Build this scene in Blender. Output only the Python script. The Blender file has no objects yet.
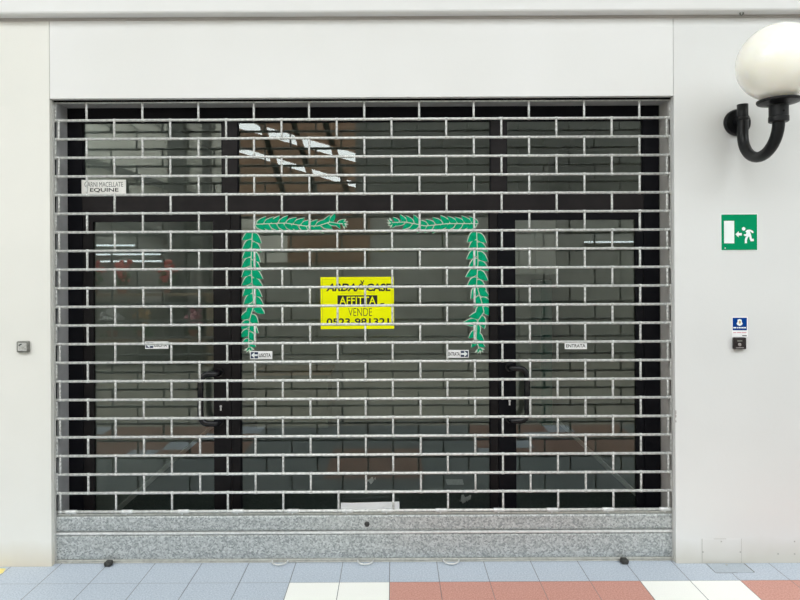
import bpy, bmesh, math, random
from mathutils import Vector, Matrix
random.seed(7)
sc = bpy.context.scene
col = sc.collection

# ------------------------------------------------------------------ measuring helpers
F, CX, CY = 600.0, 393.0, 268.0        # focal length, principal point (px)
D, EYE = 3.18, 1.574                   # camera to wall face, eye height
TH = 0.0049                            # slight roll
def P(px, py, Y):
    """world point on the plane y=Y that the photograph shows at px,py (used to take sizes off the photo)"""
    u, v = px - CX, CY - py
    u, v = u*math.cos(TH) + v*math.sin(TH), -u*math.sin(TH) + v*math.cos(TH)
    d = D + Y
    return Vector((u*d/F, Y, EYE + v*d/F))
def PX(px, Y): return (px - CX)*(D + Y)/F
def PZ(py, Y): return EYE + (CY - py)*(D + Y)/F
YG = 0.185                             # glass plane
def R(px, py, W):
    """world point on the plane y=-W that the photo shows mirrored in the glass at px,py"""
    d = D + 2*YG + W
    return Vector(((px - CX)*d/F, -W, EYE + (CY - py)*d/F))

# ------------------------------------------------------------------ materials
def mat(name, c, rough=.5, metal=0., c2=None, scale=8., detail=4., bump=0., bscale=None, spec=.5, fac=(.35, .65), coat=0., voronoi=False):
    m = bpy.data.materials.new(name); m.use_nodes = True
    nt = m.node_tree; b = nt.nodes['Principled BSDF']
    b.inputs['Base Color'].default_value = (*c, 1); b.inputs['Roughness'].default_value = rough
    b.inputs['Metallic'].default_value = metal; b.inputs['Specular IOR Level'].default_value = spec
    b.inputs['Coat Weight'].default_value = coat
    tc = nt.nodes.new('ShaderNodeTexCoord')
    if c2 is not None:
        if voronoi:
            n = nt.nodes.new('ShaderNodeTexVoronoi'); n.inputs['Scale'].default_value = scale
            sep = nt.nodes.new('ShaderNodeSeparateColor'); nt.links.new(n.outputs['Color'], sep.inputs[0]); out = sep.outputs[0]
        else:
            n = nt.nodes.new('ShaderNodeTexNoise'); n.inputs['Scale'].default_value = scale; n.inputs['Detail'].default_value = detail
            out = n.outputs['Fac']
        nt.links.new(tc.outputs['Object'], n.inputs['Vector'])
        r = nt.nodes.new('ShaderNodeValToRGB')
        r.color_ramp.elements[0].position, r.color_ramp.elements[1].position = fac
        r.color_ramp.elements[0].color = (*c, 1); r.color_ramp.elements[1].color = (*c2, 1)
        nt.links.new(out, r.inputs[0]); nt.links.new(r.outputs[0], b.inputs['Base Color'])
    if bump:
        n2 = nt.nodes.new('ShaderNodeTexNoise'); n2.inputs['Scale'].default_value = bscale or scale*4
        nt.links.new(tc.outputs['Object'], n2.inputs['Vector'])
        bp = nt.nodes.new('ShaderNodeBump'); bp.inputs['Strength'].default_value = bump; bp.inputs['Distance'].default_value = .01
        nt.links.new(n2.outputs['Fac'], bp.inputs['Height']); nt.links.new(bp.outputs[0], b.inputs['Normal'])
    return m
def wall_mat(name, c, c2, dirt):
    """painted panel: faint mottling, a dirty band along the floor"""
    m = mat(name, c, .55, 0, c2, 1.3, 3, .03, 60)
    nt = m.node_tree; b = nt.nodes['Principled BSDF']
    src = b.inputs['Base Color'].links[0].from_socket
    tc = nt.nodes.new('ShaderNodeTexCoord'); sx = nt.nodes.new('ShaderNodeSeparateXYZ'); nt.links.new(tc.outputs['Object'], sx.inputs[0])
    nz = nt.nodes.new('ShaderNodeTexNoise'); nz.inputs['Scale'].default_value = 6
    nt.links.new(tc.outputs['Object'], nz.inputs['Vector'])
    ad = nt.nodes.new('ShaderNodeMath'); ad.operation = 'MULTIPLY_ADD'; ad.inputs[1].default_value = -.09; nt.links.new(nz.outputs['Fac'], ad.inputs[0])
    nt.links.new(sx.outputs['Z'], ad.inputs[2])
    mr = nt.nodes.new('ShaderNodeMapRange'); mr.inputs['From Min'].default_value = -.05; mr.inputs['From Max'].default_value = .09
    mr.inputs['To Min'].default_value = .75; mr.inputs['To Max'].default_value = 0
    nt.links.new(ad.outputs[0], mr.inputs['Value'])
    mx = nt.nodes.new('ShaderNodeMix'); mx.data_type = 'RGBA'
    nt.links.new(mr.outputs[0], mx.inputs['Factor']); nt.links.new(src, mx.inputs['A']); mx.inputs['B'].default_value = (*dirt, 1)
    nt.links.new(mx.outputs['Result'], b.inputs['Base Color'])
    return m
def emit(name, c, s):
    m = bpy.data.materials.new(name); m.use_nodes = True; nt = m.node_tree
    b = nt.nodes['Principled BSDF']; b.inputs['Base Color'].default_value = (*c, 1)
    b.inputs['Emission Color'].default_value = (*c, 1); b.inputs['Emission Strength'].default_value = s
    return m
def glass_mat():
    m = bpy.data.materials.new('shop_glass'); m.use_nodes = True; nt = m.node_tree; nt.nodes.clear()
    o = nt.nodes.new('ShaderNodeOutputMaterial'); mx = nt.nodes.new('ShaderNodeMixShader')
    t = nt.nodes.new('ShaderNodeBsdfTransparent'); t.inputs[0].default_value = (.80, .84, .80, 1)
    g = nt.nodes.new('ShaderNodeBsdfGlossy'); g.inputs['Roughness'].default_value = 0.0; g.inputs[0].default_value = (.95, 1, .96, 1)
    fr = nt.nodes.new('ShaderNodeLayerWeight'); fr.inputs['Blend'].default_value = .25
    mr = nt.nodes.new('ShaderNodeMapRange'); mr.inputs['To Min'].default_value = .14; mr.inputs['To Max'].default_value = .9
    nt.links.new(fr.outputs['Fresnel'], mr.inputs['Value']); mr.inputs['From Min'].default_value = .02
    nt.links.new(mr.outputs[0], mx.inputs[0]); nt.links.new(t.outputs[0], mx.inputs[1]); nt.links.new(g.outputs[0], mx.inputs[2])
    nt.links.new(mx.outputs[0], o.inputs[0])
    return m

M = dict(
    wall_l=wall_mat('cream_panel_paint', (.755, .75, .70), (.795, .785, .735), (.62, .55, .42)),
    wall_r=wall_mat('grey_white_panel_paint', (.715, .72, .71), (.75, .755, .745), (.55, .52, .44)),
    wall_t=mat('header_panel_paint', (.735, .735, .715), .5, 0, (.775, .775, .765), .9, 2, .02, 60),
    fascia=mat('fascia_paint', (.75, .75, .74), .5, 0, (.79, .79, .785), 1.0, 2),
    seam=mat('dark_seam', (.16, .15, .14), .9),  # dark tone of the panel and cover joints
    galv=mat('galvanised_sheet', (.25, .27, .27), .5, .25, (.58, .605, .60), 130, 3, .06, 120, fac=(0, 1), voronoi=True),
    tube=mat('galvanised_tube', (.54, .55, .53), .38, .2, (.77, .78, .755), 50, 4, .12, 150),
    link=mat('galvanised_link', (.42, .425, .41), .42, .2, (.74, .75, .725), 80, 4, .2, 160),
    lip=mat('bright_zinc_edge', (.58, .59, .58), .4, .3, (.74, .75, .74), 60),
    rail=mat('weathered_zinc_rail', (.38, .38, .35), .5, .3, (.50, .50, .46), 50),
    guide=mat('grey_guide_metal', (.50, .50, .48), .5, .1, (.58, .58, .56), 20),
    jamb_l=mat('grey_jamb_metal', (.40, .40, .41), .5, .1, (.47, .47, .48), 12),
    jamb_r=mat('beige_grey_jamb_metal', (.46, .44, .42), .5, .1, (.52, .50, .47), 12),
    taupe_trim=mat('taupe_strip', (.42, .39, .37), .6, 0, (.5, .47, .45), 4),  # grey-brown moulding below the cornice
    slot=mat('black_slot', (.004, .004, .004), .9, spec=.05),  # black for the grub screw and the painted slot shade
    frame=mat('black_anodised_frame', (.0035, .0035, .0055), .5, 0, (.006, .006, .008), 14, spec=.12),
    brown=mat('dark_brown_aluminium', (.012, .010, .0105), .5, 0, (.017, .014, .0145), 14, spec=.2),
    stile=mat('near_black_aluminium', (.006, .0052, .006), .5, 0, (.010, .0085, .009), 14, spec=.2),
    handle=mat('black_plastic_handle', (.006, .006, .008), .25),
    key=mat('steel_keyhole', (.7, .7, .68), .3, .3),
    glass=glass_mat(),
    white=mat('white_film', (.90, .90, .90), .5, 0, (.93, .93, .93), 30),
    cream=mat('aged_label_film', (.88, .87, .82), .55, 0, (.92, .91, .87), 25),
    black=mat('black_ink', (.012, .012, .012), .6),
    grey_ink=mat('grey_ink', (.10, .10, .10), .6),
    navy=mat('navy_ink', (.012, .03, .09), .5),
    yellow=mat('fluorescent_yellow_card', (.93, .95, .0), .55, 0, (.95, .97, .001), 20, spec=.1),
    yellow_line=mat('yellow_keyline', (.60, .55, .02), .55),
    leaf=mat('green_leaf_film', (.0, .31, .14), .45, 0, (.0, .42, .21), 45, spec=.1),
    leaf_line=mat('pale_leaf_outline', (.60, .70, .58), .5),
    green=mat('exit_green', (.0, .265, .11), .45, 0, (.0, .285, .12), 15, spec=.08),
    sign_white=mat('exit_white', (.88, .93, .92), .4),
    blue=mat('crest_blue', (.0, .04, .23), .4, 0, (.0, .055, .28), 30, spec=.1),
    pink=mat('pink_ink', (.75, .35, .42), .5),
    gold=mat('gold_crest', (.62, .42, .20), .4),
    keypad=mat('dark_brown_keypad', (.022, .018, .018), .4, 0, (.034, .028, .027), 60, spec=.2),
    keygrey=mat('keypad_grey', (.30, .28, .27), .4),
    box_rim=mat('grey_box_rim', (.16, .16, .14), .5, .3, (.24, .24, .22), 60),
    box_face=mat('zinc_key_plate', (.46, .46, .44), .45, .3, (.62, .62, .60), 120),
    lamp_black=mat('black_lamp_paint', (.0045, .005, .006), .36, 0, (.008, .0085, .0095), 40, bump=.03, spec=.3),
    rubber=mat('black_rubber', (.02, .02, .018), .6, 0, (.05, .05, .045), 90),
    tile_b=mat('blue_grey_tile', (.345, .405, .48), .45, 0, (.605, .655, .72), 130, 3, fac=(.25, .75)),
    tile_w=mat('cream_white_tile', (.90, .90, .84), .45, 0, (.94, .94, .89), 200, 2),
    tile_r=mat('terracotta_tile', (.46, .195, .15), .5, 0, (.69, .38, .315), 140, 3, fac=(.25, .75)),
    tile_s=mat('sand_tile', (.30, .28, .23), .5, 0, (.38, .36, .30), 60),
    tile_d=mat('dimmed_blue_grey_tile', (.15, .175, .18), .5, 0, (.22, .25, .255), 60),  # blue-grey tile darkened in colour to dim its mirror image
    tile_m=mat('dimmed_terracotta_tile', (.27, .15, .11), .5, 0, (.34, .20, .15), 60),  # terracotta muted in colour to dim its mirror image
    grout=mat('grout', (.24, .25, .26), .9),
    panel_gap=mat('panel_gap_grey', (.38, .37, .34), .9),
    plate=mat('grey_floor_cover', (.37, .42, .47), .45, 0, (.46, .51, .56), 200, 2),
    shop_floor=mat('dark_shop_tile', (.045, .06, .06), .35, 0, (.06, .075, .07), 5),
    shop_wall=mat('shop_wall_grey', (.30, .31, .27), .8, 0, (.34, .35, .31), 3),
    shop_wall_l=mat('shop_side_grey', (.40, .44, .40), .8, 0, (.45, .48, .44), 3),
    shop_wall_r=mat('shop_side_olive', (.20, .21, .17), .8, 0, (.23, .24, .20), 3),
    skirting=mat('light_skirting', (.75, .76, .72), .5),
    teal=mat('dark_green_panel', (.01, .10, .075), .5),
    paper=mat('paper', (.80, .80, .80), .7, 0, (.86, .86, .87), 40),
    paper_g=mat('grey_printed_paper', (.42, .43, .43), .7, 0, (.56, .57, .57), 150, fac=(.45, .55)),
    opp_beige=mat('beige_cladding', (.84, .82, .72), .7, 0, (.90, .88, .78), 2),
    opp_brown=mat('brown_cladding', (.30, .17, .10), .7, 0, (.38, .22, .13), 3),
    opp_dark=mat('dark_grey_cladding', (.13, .135, .12), .7, 0, (.18, .18, .165), 2),
    opp_mid=mat('grey_render', (.38, .38, .345), .8, 0, (.45, .45, .41), 2),
    roof=mat('roof_white', (.7, .7, .68), .7),
    petals=mat('red_petals', (.70, .08, .07), .6, 0, (.80, .25, .20), 30),
    foliage=mat('foliage', (.06, .14, .05), .6, 0, (.12, .22, .08), 20),
    pot=mat('terracotta_pot', (.40, .17, .10), .7),
    wood=mat('shelf_wood', (.30, .22, .14), .6, 0, (.38, .28, .18), 12),
    tube_light=emit('tube_light_glow', (.85, .95, 1.0), 4),
)

# globe: opal glass, warm and translucent, gloss coat; faint glow added though unlit
gm = bpy.data.materials.new('opal_globe_glass'); gm.use_nodes = True
b = gm.node_tree.nodes['Principled BSDF']
b.inputs['Base Color'].default_value = (.95, .91, .79, 1); b.inputs['Roughness'].default_value = .35
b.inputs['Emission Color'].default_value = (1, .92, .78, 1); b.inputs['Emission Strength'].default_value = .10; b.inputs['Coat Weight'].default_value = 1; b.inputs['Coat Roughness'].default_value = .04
b.inputs['Subsurface Weight'].default_value = .6; b.inputs['Subsurface Radius'].default_value = (.1, .09, .07); b.inputs['Subsurface Scale'].default_value = .6
nt = gm.node_tree; tc = nt.nodes.new('ShaderNodeTexCoord'); nz = nt.nodes.new('ShaderNodeTexNoise'); nz.inputs['Scale'].default_value = 6
rp = nt.nodes.new('ShaderNodeValToRGB'); rp.color_ramp.elements[0].color = (.97, .92, .81, 1); rp.color_ramp.elements[1].color = (.98, .97, .86, 1)
nt.links.new(tc.outputs['Object'], nz.inputs['Vector']); nt.links.new(nz.outputs['Fac'], rp.inputs[0]); nt.links.new(rp.outputs[0], b.inputs['Base Color'])
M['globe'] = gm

# ------------------------------------------------------------------ mesh helpers
def link(name, me, m=None, parent=None, smooth=False):
    o = bpy.data.objects.new(name, me); col.objects.link(o)
    if m is not None:
        for x in (m if isinstance(m, (list, tuple)) else [m]): me.materials.append(x)
    if smooth:
        for p in me.polygons: p.use_smooth = True
    if parent is not None: o.parent = parent
    return o
def build(name, bm, m=None, parent=None, smooth=False):
    bmesh.ops.recalc_face_normals(bm, faces=bm.faces)
    me = bpy.data.meshes.new(name); bm.to_mesh(me); bm.free()
    return link(name, me, m, parent, smooth)
def box(bm, x0, x1, y0, y1, z0, z1, bev=0, seg=2):
    v = [bm.verts.new((x, y, z)) for x in (x0, x1) for y in (y0, y1) for z in (z0, z1)]
    fs = [bm.faces.new([v[i] for i in f]) for f in ((0,1,3,2),(4,6,7,5),(0,4,5,1),(2,3,7,6),(0,2,6,4),(1,5,7,3))]
    if bev:
        es = list({e for f in fs for e in f.edges})
        bmesh.ops.bevel(bm, geom=es, offset=bev, segments=seg, affect='EDGES', profile=.6)
def B(*boxes, bev=0):
    bm = bmesh.new()
    for b_ in boxes: box(bm, *b_, bev=bev)
    return bm
def tube(bm, pts, r, n=10, caps=True):
    pts = [Vector(p) for p in pts]; rings = []
    t0 = (pts[1] - pts[0]).normalized(); up = Vector((0, 0, 1)) if abs(t0.z) < .9 else Vector((1, 0, 0))
    side = t0.cross(up).normalized()
    for i, p in enumerate(pts):
        t = (pts[min(i+1, len(pts)-1)] - pts[max(i-1, 0)]).normalized()
        side = (side - t*side.dot(t)).normalized(); nb = t.cross(side)
        rr = r[i] if isinstance(r, (list, tuple)) else r
        rings.append([bm.verts.new(p + (side*math.cos(a) + nb*math.sin(a))*rr) for a in [2*math.pi*k/n for k in range(n)]])
    for a_, b_ in zip(rings, rings[1:]):
        for k in range(n): bm.faces.new((a_[k], a_[(k+1) % n], b_[(k+1) % n], b_[k]))
    if caps: bm.faces.new(rings[0]); bm.faces.new(rings[-1][::-1])
def lathe(bm, prof, c, axis='z', n=32):
    """prof: (radius, height) pairs round an axis through c"""
    rings = []
    for r, h in prof:
        ring = []
        for k in range(n):
            a = 2*math.pi*k/n; p = (r*math.cos(a), r*math.sin(a), h)
            if axis == 'y': p = (p[0], p[2], p[1])
            ring.append(bm.verts.new(Vector(c) + Vector(p)))
        rings.append(ring)
    for a_, b_ in zip(rings, rings[1:]):
        for k in range(n): bm.faces.new((a_[k], a_[(k+1) % n], b_[(k+1) % n], b_[k]))
    bm.faces.new(rings[0]); bm.faces.new(rings[-1][::-1])
def prism(bm, prof, x0, x1):
    """prof: (y, z) outline swept along x"""
    a_ = [bm.verts.new((x0, y, z)) for y, z in prof]; b_ = [bm.verts.new((x1, y, z)) for y, z in prof]
    n = len(prof)
    for k in range(n): bm.faces.new((a_[k], a_[(k+1) % n], b_[(k+1) % n], b_[k]))
    bm.faces.new(a_); bm.faces.new(b_[::-1])
def poly(bm, pts, y, th=0):
    """flat outline of (x, z) points at y, given thickness th towards the wall"""
    v = [bm.verts.new((x, y, z)) for x, z in pts]
    f = bm.faces.new(v)
    if th:
        w = [bm.verts.new((x, y + th, z)) for x, z in pts]; n = len(pts)
        for k in range(n): bm.faces.new((v[k], v[(k+1) % n], w[(k+1) % n], w[k]))
        bm.faces.new(w[::-1])
    return f
def tag(o, label=None, cat=None, group=None, kind=None):
    for k, v in (('label', label), ('category', cat), ('group', group), ('kind', kind)):
        if v: o[k] = v
    return o
def empty(name, loc, *t, **k):
    o = bpy.data.objects.new(name, None); o.location = loc; o.empty_display_size = .05; col.objects.link(o)
    return tag(o, *t, **k)
def under(o, root):
    """parent o to root, keeping the world-coordinate mesh where it is"""
    o.parent = root; o.matrix_parent_inverse = Matrix.Translation(-root.location)
    return o
def struct(name, bm, m, label=None, cat=None, parent=None, smooth=False):
    o = build(name, bm, m, None, smooth)
    if parent: return under(o, parent)
    return tag(o, label, cat, kind='structure')
def textmesh(s, x0, x1, z0, z1, y, shear=0., bold=0., spacing=1.):
    cu = bpy.data.curves.new('t', 'FONT'); cu.body = s; cu.size = 1; cu.shear = shear; cu.offset = bold; cu.space_character = spacing
    cu.fill_mode = 'FRONT'
    o = bpy.data.objects.new('t', cu); col.objects.link(o)
    dg = bpy.context.evaluated_depsgraph_get(); dg.update()
    me = bpy.data.meshes.new_from_object(o.evaluated_get(dg)); bpy.data.objects.remove(o)
    xs = [v.co.x for v in me.vertices]; ys = [v.co.y for v in me.vertices]
    a, b_, c, d = min(xs), max(xs), min(ys), max(ys)
    for v in me.vertices:
        v.co = (x0 + (v.co.x - a)/(b_ - a)*(x1 - x0), y, z0 + (v.co.y - c)/(d - c)*(z1 - z0))
    return me
def text(name, s, px0, px1, py0, py1, Y, m, root, **k):
    """lettering fitted to the photograph's box on the plane Y"""
    a = P((px0+px1)/2, py1, Y); c = P((px0+px1)/2, py0, Y); x0 = P(px0, (py0+py1)/2, Y).x; x1 = P(px1, (py0+py1)/2, Y).x
    o = link(name, textmesh(s, x0, x1, a.z, c.z, Y, **k), m)
    return under(o, root)
def rect(px0, px1, py0, py1, Y):
    cx, cy = (px0+px1)/2, (py0+py1)/2
    return P(px0, cy, Y).x, P(px1, cy, Y).x, P(cx, py1, Y).z, P(cx, py0, Y).z

# ------------------------------------------------------------------ main dimensions
XL, XR = -1.814, 1.492                 # sides of the opening
ZT = PZ(97.2, 0)                # underside of the header panel
ZC = PZ(17.5, 0)                       # underside of the cornice at the wall

# ------------------------------------------------------------------ walls
struct('wall_left', B((-9, XL - .003, 0, .03, 0, ZC), bev=.002), M['wall_l'], 'cream painted wall panel beside the shutter, with the small key switch', 'wall')
struct('wall_right', B((XR, 9, 0, .03, 0, ZC), bev=.002), M['wall_r'], 'off-white painted wall panel carrying the globe lamp and exit sign', 'wall')
struct('wall_above', B((XL - .0005, XR - .0025, -.001, .03, ZT, ZC), bev=.002), M['wall_t'], 'white header panel over the shutter', 'wall')
struct('trim_1', B((XL - .0045, XL + .0005, .004, .03, ZT, ZC), (XR - .003, XR + .003, .004, .03, ZT, ZC)), M['seam'], 'dark seams at the two ends of the header panel', 'trim')
bm = bmesh.new()
prism(bm, [(.03, ZC + .004), (-.052, ZC + .004), (-.060, ZC + .007), (-.063, ZC + .014), (-.063, ZC + 2.2), (.03, ZC + 2.2)], -9, 9)
struct('trim_2', bm, M['fascia'], 'pale cornice running along the top of the wall', 'cornice')
struct('trim_10', B((-9, 9, -.005, .001, ZC - .011, ZC + .0035)), M['taupe_trim'], 'thin taupe strip under the cornice', 'trim')
# reveal: guide channels (front leg, black strip painting the slot's shade, inner leg) and soffit
for side, X, s, mm in (('left', XL, 1, M['jamb_l']), ('right', XR, -1, M['jamb_r'])):
    x = lambda a, b_: (min(X + s*a, X + s*b_), max(X + s*a, X + s*b_))
    n = 'trim_3' if side == 'left' else 'trim_4'
    r = empty(n, (X, .05, 0), 'grey steel shutter guide channel at the %s side of the opening' % side, 'guide channel', kind='structure')
    struct('guide_face', B((*x(-.02, .001), .0302, .034, 0, ZT), (*x(.0, .004), .0302, .036, 0, ZT)), M['guide'], parent=r)
    struct('guide_slot_shade', B((*x(-.03, -.004), .0362, .0598, 0, ZT)), M['slot'], parent=r)
    struct('jamb_lining', B((*x(-.03, .002), .060, .166, 0, ZT), bev=.001), mm, parent=r)
struct('ceiling_soffit', B((XL - .03, XR + .03, .07, .166, ZT - .006, ZT + .03)), M['jamb_l'], 'grey underside of the header above the shutter', 'soffit')
struct('trim_5', B((XL, XR, .0302, .036, ZT - .009, ZT + .02)), M['slot'], 'thin black strip standing in for the shade where the shutter rises into the header', 'trim')  # solid black strip painted as shade below the header

# ------------------------------------------------------------------ floor
TS, X0T, YR = .251, -.527, -.173
bm = bmesh.new(); g = .0018
def quad(x0, x1, y0, y1, z, mi):
    f = bm.faces.new([bm.verts.new(p) for p in ((x0, y0, z), (x1, y0, z), (x1, y1, z), (x0, y1, z))]); f.material_index = mi
quad(-9, 9, -6.6, .21, -.0025, 3)
for k in range(-34, 38):
    for j in range(-1, 26):
        x0 = X0T + k*TS; y1 = YR - j*TS; y0 = y1 - TS
        if j == -1: y1 = .20
        c = 4 if j >= 9 else (5 if j >= 2 else 0)
        if 0 <= j <= 1 and k >= 0: c = 1 if (k % 7) < 2 else 2
        elif 5 <= j <= 8 and (-10 <= k <= -4 or 5 <= k <= 10): c = 6 if (k - j) % 6 else 0
        elif 3 <= j <= 5 and 0 <= k <= 2: c = 6
        gg = g*.5 if c == 2 and k % 2 else g
        quad(x0 + gg, x0 + TS - gg, y0 + g*.6, y1 - g*.6, 0, c)
me = bpy.data.meshes.new('floor'); bm.to_mesh(me); bm.free()
fo = link('floor', me, [M['tile_b'], M['tile_w'], M['tile_r'], M['grout'], M['tile_s'], M['tile_d'], M['tile_m']])
tag(fo, 'gallery floor of blue-grey, white and terracotta tiles', 'floor', kind='structure')

# ------------------------------------------------------------------ shopfront frame behind the shutter
YF, YB = .166, .190
fx = lambda px: PX(px, YF)
fz = lambda py: PZ(py, YF)
xl, xr = fx(66), fx(659.5)
def fb(px0, px1, py0, py1, y0=YF, y1=YB):
    zz = 0.002 if py1 is None else fz(py1)
    return (fx(px0), fx(px1), y0, y1, zz, fz(py0))
FR = empty('trim_6', (0, YF, 0), 'black aluminium shopfront frame behind the shutter', 'shopfront frame', kind='structure')
struct('outer_frame', B((xl, fx(82.5), YF, YB, .002, ZT + .02), (fx(644), xr, YF, YB, .002, ZT + .02), fb(82.5, 644, 94, 120.5)), M['frame'], parent=FR)
struct('transom', B(fb(82.5, 644, 193.5, 211.5, YF + .001), bev=.002), M['brown'], parent=FR)
struct('mullion', B(fb(222.5, 237.5, 120.5, 193.5, YF + .002), bev=.002), M['brown'], parent=FR)
struct('mullion', B(fb(491.5, 507, 120.5, 193.5, YF + .002), bev=.002), M['brown'], parent=FR)
struct('mullion', B(fb(231, 239.5, 211.5, None, YF + .002), bev=.002), M['stile'], parent=FR)
struct('mullion', B(fb(490, 497.5, 211.5, None, YF + .002), bev=.002), M['stile'], parent=FR)
def pane(x0, x1, z0, z1, y=YG):
    bm = bmesh.new(); bm.faces.new([bm.verts.new(p) for p in ((x0, y, z0), (x1, y, z0), (x1, y, z1), (x0, y, z1))]); return bm
def window(n, px0, px1, py0, py1, label):
    w = empty('window_%d' % n, (fx((px0+px1)/2), YG, 0 if py1 is None else fz(py1)), label, 'window', kind='structure')
    z0 = .05 if py1 is None else fz(py1)
    bead = .005
    x0, x1, z1 = fx(px0), fx(px1), fz(py0)
    struct('window_frame', B((x0, x0 + bead, .172, .189, z0, z1), (x1 - bead, x1, .172, .189, z0, z1), (x0 + bead, x1 - bead, .172, .189, z1 - bead, z1), (x0 + bead, x1 - bead, .172, .189, z0, z0 + bead)), M['frame'], parent=w)
    struct('pane', pane(x0 + bead*.5, x1 - bead*.5, z0 + bead*.5, z1 - bead*.5), M['glass'], parent=w)
window(1, 82.5, 222.5, 120.5, 193.5, 'fanlight over the door by the cream panel, with a white lettered label')
window(2, 237.5, 491.5, 120.5, 193.5, 'wide middle fanlight above the transom')
window(3, 507, 644, 120.5, 193.5, 'dim fanlight over the door nearest the globe lamp')
window(4, 239.5, 490, 211.5, None, 'large fixed shop window framed by green garland decals')
def pull(side, pxb, pxm, py0, py1, root):
    yb, ym = .112, YF
    xb, xm, z1, z0 = fx(pxb), fx(pxm), fz(py0), fz(py1)
    s = 1 if xm > xb else -1; r = .045; path = []
    path.append((xm, ym, z1)); path.append((xm, yb + .02, z1)); path.append((xm - s*.012, yb, z1))
    for a in range(0, 91, 15): path.append((xb + s*(r - r*math.sin(math.radians(a))), yb, z1 - r + r*math.cos(math.radians(a))))
    for a in range(0, 91, 15): path.append((xb + s*(r - r*math.cos(math.radians(a))), yb, z0 + r - r*math.sin(math.radians(a))))
    path += [(xm - s*.012, yb, z0), (xm, yb + .02, z0), (xm, ym, z0)]
    bm = bmesh.new(); tube(bm, path, .0165, 12)
    h = struct('door_handle', bm, M['handle'], parent=root, smooth=True)
    bm = bmesh.new()
    for z in (z0, z1): lathe(bm, [(.026, -.010), (.026, -.002), (.022, 0)], (xm, YF, z), 'y', 20)
    hm = struct('handle_mount', bm, M['handle']); hm.pop('kind', None); hm.parent = h
def door(n, px0, px1, pane0, pane1, hinge_left, key, pullpx, pullpy, label):
    x0, x1 = fx(px0), fx(px1); d = empty('door_%d' % n, ((x0+x1)/2, YF, 0), label, 'door', kind='structure')
    a, b_ = fx(pane0), fx(pane1); z1 = fz(211.8); zp = fz(220.5)
    struct('door_frame', B((x0, a, YF + .003, YB, .006, z1), (b_, x1, YF + .003, YB, .006, z1), (a, b_, YF + .003, YB, zp, z1), (a, b_, YF + .003, YB, .006, .13)), M['frame'] if n == 2 else M['stile'], parent=d)
    struct('pane', pane(a - .004, b_ + .004, .125, zp + .004), M['glass'], parent=d)
    kx, kz = fx(key[0]), fz(key[1])
    bm = bmesh.new(); lathe(bm, [(.0065, -.003), (.0065, .004)], (kx, YF + .003, kz + .008), 'y', 14); box(bm, kx - .004, kx + .004, YF, YF + .004, kz - .016, kz + .006)
    struct('keyhole', bm, M['key'], parent=d)
    pull('l', *pullpx, *pullpy, d)
door(1, 83, 230.5, 92.8, 213, True, (220, 407), (203, 219), (371.5, 420.5), 'glazed black shop door by the cream panel, handle at its inner edge')
door(2, 498, 643.5, 515.5, 636, False, (509, 403), (524.5, 509), (367.5, 419), 'glazed black shop door nearest the globe lamp, black handle at its inner edge')

# ------------------------------------------------------------------ rolling grille
YS = .045
gx = lambda px: PX(px, YS)
gz = lambda py: PZ(py, YS)
SH = empty('roller_grille', (0, YS, 0), 'closed galvanised roller grille of brick-patterned tubes filling the whole shopfront', 'shutter')
rows = [100.9] + [119.1 + 18.63*k for k in range(22)]
ZR = [gz(y) for y in rows]
xa, xb = XL - .02, XR + .02
tb = bmesh.new(); tube(tb, [(xa, YS, 0), (xb, YS, 0)], .0071, 10)
bmesh.ops.recalc_face_normals(tb, faces=tb.faces); tme = bpy.data.meshes.new('horizontal_tube'); tb.to_mesh(tme); tb.free(); tme.materials.append(M['tube'])
for p in tme.polygons: p.use_smooth = len(p.vertices) == 4
for z in ZR:
    o = bpy.data.objects.new('horizontal_tube', tme); col.objects.link(o); o.location = (0, 0, z); under(o, SH)
# vertical links, staggered like brickwork; knuckles where they meet the tubes
h = ZR[1] - ZR[2]
def link_bm(hh, only=None):
    bm = bmesh.new()
    r = .0059; zz = [0, hh]
    tube(bm, [(0, YS, .006), (0, YS, hh*.25), (0, YS, hh*.5), (0, YS, hh*.75), (0, YS, hh - .006)], [r, r*.95, r*1.03, r*.95, r], 9)
    for z in zz: tube(bm, [(-.0085, YS, z), (-.006, YS, z), (.006, YS, z), (.0085, YS, z)], [.0074, .0087, .0087, .0074], 10)
    bmesh.ops.recalc_face_normals(bm, faces=bm.faces)
    me = bpy.data.meshes.new('grille_link'); bm.to_mesh(me); bm.free(); me.materials.append(M['link'])
    for p in me.polygons: p.use_smooth = True
    return me
lme = link_bm(h); lme0 = link_bm(ZR[0] - ZR[1])
A = [87.4, 143.2, 199.2, 254.6, 309.8, 365.0, 419.9, 474.4, 529.6, 584.8, 640.0]
Bx = [59.4, 115.0, 171.0, 226.8, 282.2, 337.4, 392.2, 446.9, 502.0, 557.0, 612.2, 667.2]
allv = []
for i in range(22):
    xs = A if i % 2 == 0 else Bx
    for px in xs: allv.append((gx(px), ZR[i+1], lme0 if i == 0 else lme))
    if i % 2 == 0: allv += [(gx(56.0), ZR[i+1], lme0 if i == 0 else lme)]
    if i % 2 == 0: allv += [(gx(670.5), ZR[i+1], lme0 if i == 0 else lme)]
allv.sort(key=lambda v: (v[0]**2 + (v[1] - EYE)**2))
for x, z, me in allv[:100]:
    o = bpy.data.objects.new('grille_link', me); col.objects.link(o); o.location = (x, 0, z); under(o, SH)
bm = bmesh.new()
for x, z, me in allv[100:]:
    n0 = len(bm.verts); bm.from_mesh(me); bm.verts.ensure_lookup_table()
    bmesh.ops.translate(bm, verts=bm.verts[n0:], vec=(x, 0, z))
o = build('outer_grille_links', bm, M['link'], None, True); o['kind'] = 'stuff'; under(o, SH)
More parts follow.
